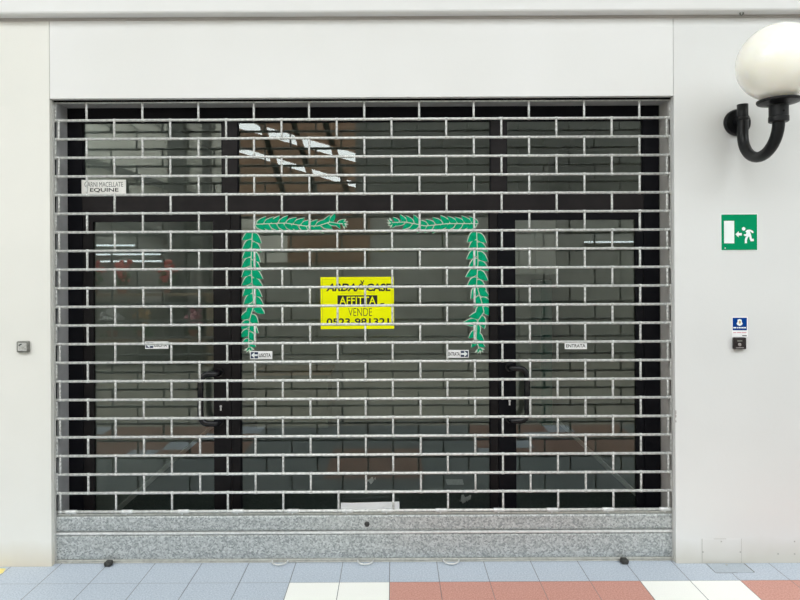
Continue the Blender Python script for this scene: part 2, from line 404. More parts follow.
# bright sleeves on the lowest tube
sb = bmesh.new(); tube(sb, [(-.031, YS, 0), (-.028, YS, 0), (.028, YS, 0), (.031, YS, 0)], [.0085, .0102, .0102, .0085], 12)
tube(sb, [(-.004, YS - .004, .008), (-.004, YS - .004, -.016)], .004, 8)
bmesh.ops.recalc_face_normals(sb, faces=sb.faces); sme = bpy.data.meshes.new('sleeve'); sb.to_mesh(sme); sb.free(); sme.materials.append(M['lip'])
for p in sme.polygons: p.use_smooth = True
for px in (70, 126, 182, 237, 292, 346, 386, 440, 498, 551, 607, 664):
    o = bpy.data.objects.new('sleeve', sme); col.objects.link(o); o.location = (gx(px), 0, ZR[-1]); under(o, SH)
# solid galvanised kick panels
def sheet(name, prof, m, x0=XL - .015, x1=XR + .015):
    bm = bmesh.new(); prism(bm, prof, x0, x1); o = build(name, bm, m); return under(o, SH)
zt, z1, z2, z3 = gz(512.3), gz(514.9), gz(529.6), gz(557.2)
sheet('top_rail', [(.040, zt + .001), (.056, zt + .001), (.056, zt - .014), (.046, zt - .014), (.040, zt - .004)], M['rail'])
sheet('upper_kick_panel', [(.040, z1), (.037, z1 - .006), (.037, z2 + .012), (.042, z2), (.060, z2), (.060, z1)], M['galv'])
sheet('bright_lip', [(.034, z2 - .005), (.030, z2 - .008), (.030, z2 - .014), (.036, z2 - .018), (.060, z2 - .018), (.060, z2 - .005)], M['lip'])
sheet('lower_kick_panel', [(.040, z2 - .021), (.036, z2 - .029), (.034, z3 + .03), (.038, z3), (.060, z3), (.060, z2 - .021)], M['galv'])
sheet('bottom_rail', [(.036, z3 - .002), (.030, z3 - .006), (.030, z3 - .009), (.036, z3 - .011), (.030, z3 - .014), (.028, .003), (.060, .003), (.060, z3 - .002)], M['rail'])
for px in (280, 365, 450):
    x = gx(px); bm = bmesh.new()
    tube(bm, [(x - .004 + .042*math.cos(a), .028 - .044*math.sin(a), .012) for a in [math.pi*k/14 for k in range(15)]], .0042, 8)
    under(build('pull_loop', bm, M['lip'], None, True), SH)
c = P(367, 524, .037); bm = bmesh.new(); lathe(bm, [(.014, 0), (.014, -.004), (.009, -.008)], (c.x, .037, c.z), 'y', 18)
under(build('lock_bolt', bm, M['rubber']), SH)
for px, who in ((107.5, 'small black rubber stop before the shutter foot, by the cream panel'), (622.5, 'small black rubber stop before the shutter foot, by the lamp-side panel')):
    x = PX(px, .01); bm = bmesh.new()
    box(bm, x - .018, x + .018, -.012, .024, .0005, .026, bev=.009, seg=3); tube(bm, [(x - .021, .004, .013), (x + .021, .004, .013)], .008, 10)
    tag(build('floor_stop', bm, M['rubber'], None, True), who, 'stop', 'rubber stops at the shutter foot')

# ------------------------------------------------------------------ signs on the glass
YP = YG - .004
def card(name, px0, px1, py0, py1, Y, m, root, bev=.0006, th=.0016):
    x0, x1, z0, z1 = rect(px0, px1, py0, py1, Y)
    return under(build(name, B((x0, x1, Y, Y + th, z0, z1), bev=bev), m), root)
def flat(name, pts, Y, m, root):
    bm = bmesh.new(); q = [P(x, y, Y) for x, y in pts]; poly(bm, [(p.x, p.z) for p in q], Y, .0005); return under(build(name, bm, m), root)
# butcher's label
YL = .1638
r = empty('lettered_sign', P(104, 194, YL), 'white label reading CARNI MACELLATE EQUINE on the upper pane', 'label')
card('label_card', 81.5, 126, 179.8, 194.6, YL, M['cream'], r)
text('lettering', 'CARNI MACELLATE', 84.5, 123, 182, 186.8, YL - .0006, M['grey_ink'], r, bold=-.004)
text('lettering', 'EQUINE', 90, 118.5, 188, 192.4, YL - .0006, M['black'], r, bold=.016)
# yellow agency board
r = empty('rental_board', P(357, 329, YP), 'bright yellow rental board with black lettering in the large shop window', 'sign')
card('board', 320.6, 394, 277, 329, YP, M['yellow'], r, bev=.001, th=.002)
Y1 = YP - .0006
k0, k1, kz0, kz1 = rect(322.4, 392.2, 279, 326, Y1)
t = .0016
under(build('border_line', B((k0, k0+t, Y1, Y1+.0004, kz0, kz1), (k1-t, k1, Y1, Y1+.0004, kz0, kz1), (k0, k1, Y1, Y1+.0004, kz1-t, kz1), (k0, k1, Y1, Y1+.0004, kz0, kz0+t)), M['yellow_line']), r)
text('lettering', 'ARDA', 326, 355.5, 283.5, 291.2, Y1, M['black'], r, shear=.3, bold=.035)
text('lettering', 'CASE', 366.5, 391, 283.5, 291.2, Y1, M['black'], r, shear=.1, bold=.035)
bm = bmesh.new()                       # the small roof-and-chimney mark between the two words
for pts in (((354.6, 291.4), (360.2, 283.6), (361.6, 283.6), (356.4, 291.4)), ((360.2, 283.6), (361.6, 283.6), (366.6, 289.0), (366.6, 291.0)),
            ((360.2, 280.6), (361.0, 280.2), (363.4, 283.8), (362.2, 284.2)), ((363.6, 280.2), (364.4, 280.6), (362.8, 283.2), (362.2, 282.6)), ((359, 288.4), (364.6, 288.4), (364.6, 289.6), (358.4, 289.6))):
    q = [P(x, y, Y1) for x, y in pts]; poly(bm, [(p.x, p.z) for p in q], Y1)
under(build('roof_emblem', bm, M['black']), r)
bm = bmesh.new()
q = [P(x, y, Y1) for x, y in ((341, 293.0), (375, 292.7), (375, 293.1), (341, 293.4))]; poly(bm, [(p.x, p.z) for p in q], Y1)
under(build('fine_rule', bm, M['yellow_line']), r)
flat('black_band', ((337.5, 295.4), (377.3, 295.2), (377.3, 304.9), (337.5, 305.1)), Y1, M['black'], r)
text('lettering', 'AFFITTA', 339.4, 375.8, 296.6, 304.4, Y1 - .0006, M['yellow'], r, bold=.012)
flat('dash', ((380.5, 303.2), (384.2, 303.2), (384.2, 304.2), (380.5, 304.2)), Y1, M['black'], r)
text('lettering', 'VENDE', 348.3, 372, 308.2, 316, Y1, M['black'], r, bold=-.012)
text('lettering', '0523-981321', 326.6, 389, 318.2, 325.6, Y1, M['black'], r, bold=.02)
# small direction labels
def direction(px0, px1, py0, py1, word, arrow, label, group):
    r = empty('direction_label', P((px0+px1)/2, py1, YP), label, 'label')
    card('label_card', px0, px1, py0, py1, YP, M['white'], r)
    w, hh = px1 - px0, py1 - py0; t0, t1 = px0 + 1.6, px1 - 1.6
    if arrow:
        a0, a1 = (px0 + .8, px0 + 8) if arrow < 0 else (px1 - 8, px1 - .8)
        flat('arrow_field', ((a0, py0 + .9), (a1, py0 + .9), (a1, py1 - .9), (a0, py1 - .9)), YP - .0006, M['navy'], r)
        m, c = (py0 + py1)/2, (a0 + a1)/2; s = arrow; tip = a0 + .3 if s < 0 else a1 - .3; tail = a1 - .3 if s < 0 else a0 + .3
        mid = tip - s*3.4
        flat('arrow', ((tip, m), (mid, m - 3.0), (mid, m - .9), (tail, m - .9), (tail, m + .9), (mid, m + .9), (mid, m + 3.0)), YP - .0012, M['sign_white'], r)
        if arrow < 0: t0 = a1 + 1
        else: t1 = a0 - 1
    text('lettering', word, t0, t1, py0 + hh*.28, py1 - hh*.26, YP - .0006, M['black'], r, bold=.012)
direction(145.2, 168.4, 341.4, 348.8, 'USCITA', -1, 'white label with arrow on the pane of the door by the cream panel', None)
direction(250, 272.3, 351.2, 359.2, 'USCITA', -1, 'white USCITA arrow label under the garland in the large window', None)
direction(446.6, 468.8, 350.0, 357.8, 'ENTRATA', 1, 'white ENTRATA label with arrow pointing to the door, in the large window', None)
direction(564.6, 587, 342.2, 349.2, 'ENTRATA', 0, 'plain white ENTRATA label without arrow on the door pane', None)

# ------------------------------------------------------------------ green garland decals
def garland(path, n, label, wid=10.5, ln=14.6, an=46):
    """path of (px,py) stem points root to tip; pairs of leaves with pale outlines"""
    Y = YP
    pts = [P(x, y, Y) for x, y in path]
    seg = [(b_ - a).length for a, b_ in zip(pts, pts[1:])]; tot = sum(seg)
    def at(t):
        s = t*tot
        for i, l in enumerate(seg):
            if s <= l or i == len(seg) - 1: return pts[i].lerp(pts[i+1], min(1, s/l)), (pts[i+1] - pts[i]).normalized()
            s -= l
    root = empty('leaf_garland', pts[-1], label, 'decal', 'garland decals on the large shop window')
    lb, ob, sbm = bmesh.new(), bmesh.new(), bmesh.new()
    S = (D + Y)/F
    def leaf(bm, base, ang, L, W, y, off=Vector((0, 0, 0)), bend=.25):
        d = Vector((math.cos(ang), 0, math.sin(ang))); nrm = Vector((-d.z, 0, d.x)); up, dn = [], []
        for k in range(9):
            t = k/8; w = W*math.sin(math.pi*min(1, t**.8))**.85*(1 - .25*t) if 0 < t < 1 else 0
            cen = base + off + d*(L*t) + nrm*(bend*L*(t - t*t))
            up.append(cen + nrm*w); dn.append(cen - nrm*w)
        ring = up + dn[-2:0:-1]
        poly(bm, [(p.x, p.z) for p in ring], y)
        return d, nrm
    q = 0
    for i in range(n):
        t = (i + .05)/n
        p, d = at(t); a = math.atan2(d.z, d.x); end = 1 - .45*max(0, (t - .75)/.25)
        for s in (1, -1):
            pp, _ = at(min(1, max(0, t + s*.01)))
            ang = a + s*math.radians(an + random.uniform(-5, 5)); L = ln*S*end*random.uniform(.94, 1.06); W = L*(.285 if an > 40 else .235)
            q += 1; yy = Y - .0000015*q
            leaf(ob, pp, ang, L*1.03, W*1.17, yy - .0002, Vector((0, 0, 0)), s*-.22)
            leaf(lb, pp + d*.003, ang, L*.97, W*1.0, yy - .0007, Vector((0, 0, 0)), s*-.22)
    for k in range(5):                 # spiky tip
        p, d = at(1); a = math.atan2(d.z, d.x) + math.radians(-60 + 30*k)
        leaf(ob, p - d*.004, a, 6.5*S, 1.0*S, Y - .0002)
        if k % 2: leaf(lb, p - d*.006, a, 5*S, 1.1*S, Y - .0007)
    w = .0021
    for i in range(40):
        a_, _d = at(i/40); b_, _ = at((i+1)/40); nn = Vector((-_d.z, 0, _d.x))*w
        poly(sbm, [((a_+nn).x, (a_+nn).z), ((b_+nn).x, (b_+nn).z), ((b_-nn).x, (b_-nn).z), ((a_-nn).x, (a_-nn).z)], Y - .0012)
    under(build('leaves', lb, M['leaf']), root)
    under(build('leaf_outlines', ob, M['leaf_line']), root)
    under(build('stem', sbm, M['leaf_line']), root)
garland([(252.5, 231), (251, 262), (252.5, 290), (254, 305), (250, 318), (248.5, 335), (249, 348)], 13, 'upright green leaf garland decal above the USCITA label')
garland([(255, 224.3), (285, 223), (305, 226), (318, 226), (330, 222), (343, 224)], 12, 'horizontal green leaf garland decal over the yellow board, USCITA side', ln=12.2, an=38)
garland([(476.5, 231), (478, 262), (476.5, 285), (482, 303), (484, 312), (477, 322), (476, 338), (479, 349)], 13, 'upright green leaf garland decal above the ENTRATA arrow label')
garland([(478.5, 223.6), (448, 223.6), (425, 226), (416, 224), (405, 222), (392, 222.5)], 12, 'horizontal green leaf garland decal on the ENTRATA side of the window', ln=12.2, an=38)

# ------------------------------------------------------------------ things on the wall panels
# emergency exit sign
YE = -.004
r = empty('exit_sign', P(739, 250, 0), 'green square emergency exit sign with white door, arrow and running figure', 'sign')
x0, x1, z0, z1 = rect(721.3, 757.4, 214.2, 250.2, YE)
card('sign_edge', 720.9, 757.8, 213.8, 250.6, -.0030, M['sign_white'], r, bev=.001, th=.0028)
card('sign_plate', 721.5, 757.2, 214.4, 250.0, YE, M['green'], r, bev=.0008, th=.0014)
YW = YE - .0008
eq = lambda u, v: (715 + u/12.0, 205 + v/12.0)          # photo enlargement (12x) to photo
flat('door_symbol', [eq(*p) for p in ((108, 190), (230, 190), (232, 460), (110, 460))], YW, M['sign_white'], r)
flat('arrow', [eq(*p) for p in ((245, 352), (284, 315), (284, 336), (322, 336), (322, 366), (284, 366), (284, 388))], YW, M['sign_white'], r)
bm = bmesh.new()
def blob(pts, k=0):
    q = [P(*eq(*p), YW) for p in pts]; poly(bm, [(p.x, p.z) for p in q], YW + .00002*k)
blob([(344 + 22*math.cos(a), 286 + 22*math.sin(a)) for a in [2*math.pi*k/18 for k in range(18)]])
blob(((364, 318), (384, 298), (420, 294), (448, 306), (466, 326), (458, 338), (444, 334), (428, 318), (420, 322), (430, 348), (436, 372), (418, 384), (388, 372), (362, 376), (344, 364), (348, 350), (372, 350), (376, 330)), 1)
blob(((388, 366), (404, 378), (390, 402), (384, 424), (384, 458), (358, 460), (358, 416), (366, 388)), 2)
blob(((412, 372), (436, 368), (442, 404), (466, 404), (468, 434), (428, 436), (416, 410)), 3)
under(build('running_figure', bm, M['sign_white']), r)
for uv in ((122, 517), (466, 519)):
    c = P(*eq(*uv), YE); bm = bmesh.new(); lathe(bm, [(.0032, 0), (.0032, -.001), (.002, -.0018)], c, 'y', 12)
    under(build('screw', bm, M['sign_white' if uv[0] < 200 else 'green']), r)
# security sticker above the keypad
r = empty('security_sticker', P(740, 337, 0), 'small blue crest sticker with white strip above the keypad', 'sticker')
card('sticker_film', 731.9, 747.9, 316.8, 337.0, -.0012, M['white'], r, bev=.0004, th=.001)
sq = lambda u, v: (728 + u/25.0, 313 + v/25.0)
flat('blue_field', [sq(*p) for p in ((118, 118), (472, 118), (472, 432), (118, 432))], -.0018, M['blue'], r)
flat('crest', [sq(*p) for p in ((240, 170), (290, 150), (340, 170), (345, 225), (368, 262), (350, 300), (292, 325), (235, 300), (215, 262), (240, 225))], -.0024, M['sign_white'], r)
flat('crest_centre', [sq(*p) for p in ((272, 195), (318, 195), (322, 245), (295, 275), (268, 245))], -.0030, M['gold'], r)
bm = bmesh.new()
for a_, b_ in ((130, 205), (222, 250), (262, 322), (332, 395), (402, 452)):
    q = [P(*sq(*p), -.0024) for p in ((a_, 352), (b_, 352), (b_, 382), (a_, 382))]; poly(bm, [(p.x, p.z) for p in q], -.0024)
under(build('name_strip', bm, M['sign_white']), r)
bm = bmesh.new()
for a_, b_ in ((130, 205), (222, 330), (342, 460)):
    q = [P(*sq(*p), -.0018) for p in ((a_, 480), (b_, 480), (b_, 500), (a_, 500))]; poly(bm, [(p.x, p.z) for p in q], -.0018)
under(build('pink_print', bm, M['pink']), r)
flat('dark_print', [sq(*p) for p in ((355, 555), (470, 555), (470, 580), (355, 580))], -.0018, M['grey_ink'], r)
# keypad
r = empty('alarm_keypad', P(740.5, 349, 0), 'dark square alarm keypad under the blue crest sticker', 'keypad')
x0, x1, z0, z1 = rect(734.2, 746.4, 337.6, 349.4, -.02)
under(build('housing', B((x0, x1, -.022, -.0005, z0, z1), bev=.006), M['keypad'], None), r)
c = P(739.6, 344.6, -.022); bm = bmesh.new(); lathe(bm, [(.009, 0), (.009, -.002), (.006, -.004)], (c.x, -.0215, c.z), 'y', 18)
under(build('button', bm, M['keygrey'], None, True), r)
under(build('status_window', B((c.x - .012, c.x + .014, -.0228, -.0215, c.z + .016, c.z + .024)), M['box_rim']), r)
under(build('lower_ridge', B((c.x - .02, c.x + .022, -.0235, -.0215, c.z - .019, c.z - .015), bev=.001), M['keygrey']), r)
# key switch, far side
r = empty('key_switch', P(22.3, 353, 0), 'small square grey metal key switch on the cream panel', 'switch')
x0, x1, z0, z1 = rect(16.2, 28.4, 341.2, 352.6, -.018)
under(build('housing', B((x0, x1, -.018, -.0005, z0, z1), bev=.007), M['box_rim']), r)
under(build('face_plate', B((x0 + .009, x1 - .009, -.0205, -.0175, z0 + .009, z1 - .009), bev=.001), M['box_face']), r)
c = P(20.3, 345, -.0205); bm = bmesh.new(); poly(bm, [(c.x - .009, c.z - .006), (c.x - .003, c.z - .004), (c.x + .009, c.z + .004), (c.x + .008, c.z + .007), (c.x - .002, c.z + .005), (c.x - .009, c.z - .001)], -.0212, .001)
under(build('key_cover', bm, M['black']), r)
c = P(22.4, 347.5, -.0205); bm = bmesh.new(); lathe(bm, [(.007, 0), (.007, -.003), (.004, -.003)], (c.x, -.0205, c.z), 'y', 16); under(build('lock_cylinder', bm, M['rail']), r)
c = P(25.2, 348.8, -.0205); under(build('maker_mark', B((c.x - .005, c.x + .005, -.0212, -.0204, c.z - .003, c.z + .003)), M['rail']), r)

# wall lamp
LX = 1.816; GY = -.36; GZ = 2.531; GR = .178
r = empty('globe_wall_lamp', (LX, 0, 2.33), 'white opal globe lamp on a curved black arm bracketed to the wall', 'lamp')
bm = bmesh.new(); lathe(bm, [(.070, -.0005), (.070, -.012), (.064, -.020), (.030, -.024), (.030, -.05)], (LX + .008, 0, 2.334), 'y', 40)
under(build('wall_plate', bm, M['lamp_black'], None, False), r)
path = [(LX, -.07, 2.412), (LX, -.07, 2.36), (LX, -.07, 2.30), (LX, -.07, 2.26)]
for k in range(1, 20):
    a = math.pi*k/20; path.append((LX, -.215 + .145*math.cos(a), 2.255 - .140*math.sin(a)))
path += [(LX, GY, 2.255), (LX, GY, 2.275)]
bm = bmesh.new(); tube(bm, path, .0265, 20)
arm = under(build('curved_arm', bm, M['lamp_black'], None, True), r)
bm = bmesh.new(); tube(bm, [(LX, -.07, 2.345), (LX, -.07, 2.342), (LX, -.07, 2.331), (LX, -.07, 2.328)], [.0265, .0305, .0305, .0265], 24)
cl = build('ring_clamp', bm, M['lamp_black'], None, True); cl.parent = arm
bm = bmesh.new(); lathe(bm, [(.038, 2.25), (.043, 2.254), (.043, 2.275), (.041, 2.278), (.041, 2.328), (.050, 2.332), (.087, 2.341), (.092, 2.347), (.092, 2.354), (.080, 2.357)], (LX, GY, 0), 'z', 40)
under(build('globe_holder', bm, M['lamp_black'], None, False), r)
bm = bmesh.new(); lathe(bm, [(.004, 0), (.004, -.003)], (LX - .004, GY - .042, 2.295), 'y', 10); under(build('grub_screw', bm, M['slot']), r)
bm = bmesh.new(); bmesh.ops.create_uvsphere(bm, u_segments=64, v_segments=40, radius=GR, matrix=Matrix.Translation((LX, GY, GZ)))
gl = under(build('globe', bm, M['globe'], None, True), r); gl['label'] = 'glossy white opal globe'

# hatch in the wall foot, cover in the floor
r = empty('access_panel', P(721.5, 562, 0), 'flush painted access panel at the foot of the wall under the keypad', 'panel')
x0, x1, z0, z1 = rect(702.3, 741.3, 539, 563, -.001)
under(build('panel_cover', B((x0, x1, -.0016, 0, .012, z1), bev=.0006), M['wall_r']), r)
e = .0015
under(build('panel_seam', B((x0 - e, x0, -.0012, 0, .004, z1 + e), (x1, x1 + e, -.0012, 0, .004, z1 + e), (x0 + .06, x1 - .08, -.0012, 0, z1, z1 + e*.8)), M['panel_gap']), r)
for px, py in ((721.3, 541.5), (703, 552), (740.3, 552)):
    c = P(px, py, -.0016); bm = bmesh.new(); lathe(bm, [(.004, 0), (.004, -.0012), (.002, -.0018)], (c.x, -.0014, c.z), 'y', 12); under(build('screw', bm, M['rail']), r)
def fp(px, py):                        # point on the floor
    u, v = px - CX, CY - py
    v = -u*math.sin(TH) + v*math.cos(TH); d = F*EYE/-v
    return (u*d/F, d - D)
r = empty('floor_cover', (1.9, -.05, 0), 'thin grey metal floor cover against the wall under the access panel', 'cover')
g0, g1, g2, g3 = fp(704.9, 563.9), fp(716, 573), fp(752.5, 572.8), fp(742, 563.8)
ya, yb2 = -.004, g1[1]; xa_, xb_ = g0[0], g3[0]
pts = [(xa_, ya), (xa_, yb2), (xb_ - .05, yb2), (xb_, yb2), (xb_, ya)]
bm = bmesh.new(); v = [bm.verts.new((x, y, .0022)) for x, y in pts]; w = [bm.verts.new((x, y, .0004)) for x, y in pts]
bm.faces.new(v[::-1]); bm.faces.new(w)
for k in range(5): bm.faces.new((v[k], v[(k+1) % 5], w[(k+1) % 5], w[k]))
under(build('cover_plate', bm, M['plate']), r)
under(build('cover_gap', B((xb_ + .0005, xb_ + .007, yb2 + .004, ya, .0004, .0012), (xa_ - .0025, xa_ - .0005, yb2, ya, .0004, .001), (xa_, xa_ + .11, yb2 - .002, yb2 - .0005, .0004, .001)), M['seam']), r)
bm = bmesh.new(); lathe(bm, [(.006, .0022), (.006, .004), (.003, .0045)], ((xa_ + xb_)/2, -.02, 0), 'z', 12); under(build('screw', bm, M['rail']), r)
# filler screws in the wall foot
for px, py, lab in ((794.5, 541.5, 'upper rusty screw head in the wall foot near the frame edge'), (778, 553.8, 'small screw head low on the wall beside the access panel'), (794.5, 554, 'lower rusty screw head in the wall foot near the frame edge')):
    c = P(px, py, 0); bm = bmesh.new(); lathe(bm, [(.004, 0), (.004, -.0012), (.0015, -.0018)], (c.x, -.0002, c.z), 'y', 12)
    tag(build('wall_screw', bm, M['rail']), lab, 'screw', 'screws in the wall foot')
# hook under the cornice
c = P(741, 16, -.03); bm = bmesh.new()
tube(bm, [(c.x + .012, -.030, ZC + .013), (c.x + .010, -.032, ZC - .004), (c.x + .002, -.034, ZC - .012), (c.x - .006, -.034, ZC - .008), (c.x - .008, -.034, ZC + .002)], .0036, 8)
tag(build('cornice_hook', bm, M['box_rim'], None, True), 'tiny bent metal hook under the cornice above the globe lamp', 'hook')
# yellow tape at the frame edge
bm = bmesh.new(); a_, b_ = fp(-6, 568.3), fp(4.5, 568.6); c_, d_ = fp(1.5, 573), fp(-9, 577)
v = [bm.verts.new((x, y, .0006)) for x, y in (a_, b_, c_, d_)]; bm.faces.new(v)
tag(build('floor_tape', bm, mat('yellow_floor_tape', (.80, .66, .18), .6, 0, (.86, .74, .30), 40)), 'scrap of yellow tape on the floor against the cream panel', 'tape')
# rust chip on the opening edge
c = P(677.2, 416, 0); bm = bmesh.new()
for dz, hh in ((.02, .012), (.0, .009), (-.028, .007)): poly(bm, [(XR + .0015, c.z + dz - hh), (XR + .005, c.z + dz - hh*.6), (XR + .0045, c.z + dz + hh*.7), (XR + .002, c.z + dz + hh)], -.0006)
tag(build('trim_7', bm, mat('rust', (.12, .06, .05), .8)), 'chipped rusty edge of the opening', 'chip', kind='structure')

# ------------------------------------------------------------------ the empty shop behind the glass
IX0, IX1, IY, IZ = -1.80, 1.665, 3.22, 2.75
struct('floor_shop', B((IX0 - .1, IX1 + .1, .215, IY + .1, -.05, 0)), M['shop_floor'], 'dark tiled floor of the empty shop', 'floor')
struct('wall_shop_back', B((IX0 - .1, IX1 + .1, IY, IY + .08, 0, IZ)), M['shop_wall'], 'dim grey back wall of the empty shop', 'wall')
struct('wall_shop_left', B((IX0 - .08, IX0, .216, IY, 0, IZ)), M['shop_wall_l'], 'pale grey-green side wall of the shop by the first door', 'wall')
struct('wall_shop_right', B((IX1, IX1 + .08, .216, IY, 0, IZ)), M['shop_wall_r'], 'olive-grey side wall of the shop by the second door', 'wall')
struct('ceiling_shop', B((IX0 - .1, IX1 + .1, .216, IY + .1, IZ, IZ + .05)), M['shop_wall'], 'dim ceiling of the empty shop', 'ceiling')
struct('baseboard_left', B((IX0, IX0 + .012, .25, IY, 0, .035)), M['skirting'], 'thin light skirting along the shop side wall by the first door', 'skirting')
struct('baseboard_right', B((IX1 - .012, IX1, .25, IY, 0, .035)), M['skirting'], 'thin light skirting along the shop side wall by the second door', 'skirting')
yb_ = IY - .03
def bx(px0, px1, py0, py1, y0, y1):
    s = (D + y0)/F; return ((px0 - CX)*s, (px1 - CX)*s, y0, y1, 0 if py1 is None else EYE + (CY - py1)*s, EYE + (CY - py0)*s)
r = empty('hanging_cabinet', ((533 - CX)*(D + 2.9)/F, 3.0, 1.5), 'pale cabinet hung high on the back wall of the shop behind the second door', 'cabinet')
q = bx(513, 556, 221, 275, 2.9, IY - .002)
under(build('cabinet_body', B(q, bev=.006), M['cream']), r)
xm = (q[0] + q[1])/2
for a_, b_ in ((q[0] + .008, xm - .003), (xm + .003, q[1] - .008)): under(build('cabinet_door', B((a_, b_, 2.884, 2.9, q[4] + .01, q[5] - .01), bev=.004), M['cream']), r)
r = empty('green_locker', ((547 - CX)*(D + 2.7)/F, 2.9, 0), 'narrow dark green locker beside the pale cupboard at the back of the shop', 'locker')
q = bx(541, 552, 281, None, 2.75, 3.2)
under(build('locker_body', B((q[0], q[1], q[2], q[3], 0, q[5]), bev=.006), M['teal']), r)
under(build('locker_door', B((q[0] + .008, q[1] - .008, 2.738, 2.75, .05, q[5] - .02), bev=.003), M['teal']), r)
r = empty('display_counter', (-.9, 2.9, 0), 'low dim counter against the back wall of the empty shop', 'counter')
q = bx(252, 330, 372, None, 2.7, 3.15)
under(build('counter_body', B((q[0] + .03, q[1] - .03, q[2] + .03, q[3], .0, q[5] - .03), bev=.006), M['shop_wall_r']), r)
under(build('worktop', B((q[0], q[1], q[2], q[3], q[5] - .03, q[5]), bev=.004), M['wood']), r)
# papers on the shop floor
def sheet_on_floor(px0, px1, py0, py1, m, label, skew=0, z=.002, curl=.0, name='paper_sheet'):
    c = [(px0 + skew, py0), (px1 + skew, py0), (px1, py1), (px0, py1)]; pts = [fp(*p) for p in c]
    bm = bmesh.new(); n = 5; grid = []
    for i in range(n + 1):
        row = []
        for j in range(n + 1):
            u, w = i/n, j/n
            a0 = Vector(pts[0]).lerp(Vector(pts[1]), u); b0 = Vector(pts[3]).lerp(Vector(pts[2]), u); p = a0.lerp(b0, w)
            row.append(bm.verts.new((p.x, p.y, z + curl*(abs(u - .5)**2 + .4*w*u) + (curl*.4*math.sin(9*u + 7*w) if curl > .02 else 0))))
        grid.append(row)
    for i in range(n):
        for j in range(n): bm.faces.new((grid[i][j], grid[i+1][j], grid[i+1][j+1], grid[i][j+1]))
    if curl > .02:
        for v_ in bm.verts: v_.co.z = max(.001, v_.co.z)
    return tag(build(name, bm, m), label, 'paper')
r = empty('folded_flyer', P(370, 540, .13), 'white folded flyer standing between the shutter foot and the large window', 'flyer')
x0, x1, _, z1 = rect(340.5, 399.5, 504.6, 512, .13)
bm = bmesh.new(); v = [bm.verts.new(p) for p in ((x0, .105, .002), (x1 - .09, .105, .002), (x1 - .09, .15, z1), (x0, .15, z1 + .004))]; bm.faces.new(v)
under(build('front_sheet', bm, M['white']), r)
bm = bmesh.new(); v = [bm.verts.new(p) for p in ((x0 + .05, .112, .002), (x1, .112, .002), (x1, .157, z1 + .006), (x0 + .05, .157, z1))]; bm.faces.new(v)
under(build('back_sheet', bm, M['white']), r)
sheet_on_floor(446, 463, 479.5, 485, M['paper_g'], 'small grey printed leaflet lying flat on the shop floor', skew=-1.5)
sheet_on_floor(458, 467, 498.5, 504, M['paper'], 'crumpled white paper scrap on the shop floor nearest the second door', skew=3, curl=.05, name='paper_scrap')
sheet_on_floor(366, 375, 480, 484.5, M['paper'], 'crumpled white paper scrap on the shop floor behind the large window', skew=-3, curl=.05, name='paper_scrap')

# ------------------------------------------------------------------ the gallery behind the camera (mirrored in the glass)
W = 6.5
def quads(name, W_, polys, m, label, th=.1):
    bm = bmesh.new()
    for pts in polys: poly(bm, [(p.x, p.z) for p in pts], -W_ - th, th)
    return struct(name, bm, m, label, 'wall')
def RR(px, py, w=W): return R(px, py, w)
V3 = lambda x, z: Vector((x, -W, z))
xA, xB = RR(238, 0).x, RR(356, 0).x
ztop = 5.2
quads('wall_opposite_left', W, [[V3(-9, 2.45), V3(xA, 2.45), V3(xA, ztop), V3(-9, ztop)]], M['opp_beige'], 'beige upper wall across the gallery')
quads('wall_opposite_low', W, [[V3(-9, 0), V3(9, 0), V3(9, 2.45), V3(-9, 2.45)]], M['opp_mid'], 'grey lower wall across the gallery')
quads('wall_opposite_right', W, [[V3(xB, 2.45), V3(9, 2.45), V3(9, ztop), V3(xB, ztop)]], M['opp_dark'], 'dark grey upper wall across the gallery')
def zat(px, py): return RR(px, py).z
pl = []
def band(a0, a1, b0, b1): pl.append([V3(xA, a0), V3(xB, a1), V3(xB, b1), V3(xA, b0)])
band(2.45, 2.45, zat(0, 151), zat(0, 187.5)); band(zat(0, 145), zat(0, 181.5), zat(0, 127), zat(0, 162)); band(zat(0, 117), zat(0, 152), ztop, ztop)
for i in range(3):                     # uprights that interrupt the slots
    px = 288 + 32*i; x = RR(px, 0).x; pl.append([V3(x, 2.45), V3(x + .10, 2.45), V3(x - .75, ztop), V3(x - .85, ztop)])
quads('wall_opposite_middle', W, pl, M['opp_brown'], 'brown sloped cladding with slotted skylights across the gallery')
a_, b_, c_ = RR(240, 262), RR(288, 216), RR(370, 216)
struct('trim_11', B((a_.x, b_.x, -W, -W + .04, a_.z, 2.44)), M['opp_beige'], 'beige fascia piece across the gallery', 'fascia')
struct('trim_12', B((b_.x, c_.x, -W, -W + .04, a_.z, 2.44)), M['opp_brown'], 'brown fascia piece across the gallery', 'fascia')
# pilasters and slanted ribs on the beige wall
bm = bmesh.new()
for px, wd in ((176, 16), (206, 7)):
    a_ = RR(px - wd/2, 0, W - .15).x; b_ = RR(px + wd/2, 0, W - .15).x; box(bm, a_, b_, -W, -W + .15, 0, 4.9)
struct('trim_8', bm, M['opp_dark'], 'dark pilasters across the gallery', 'pilaster')
bm = bmesh.new()
for k in range(7):
    x = -5.6 + k*.42; v = [(x, 4.6), (x + .03, 4.6), (x + .95, 3.9), (x + .92, 3.9)]; poly(bm, v, -W + .02, .02)
for k in range(3): v = [(-5.4, 3.45 - .42*k), (-5.4, 3.57 - .42*k), (-3.1, 2.78 - .42*k), (-3.1, 2.66 - .42*k)]; poly(bm, v, -W + .05, .05)
struct('trim_9', bm, M['opp_dark'], 'slanted ribs on the beige wall across the gallery', 'rib')
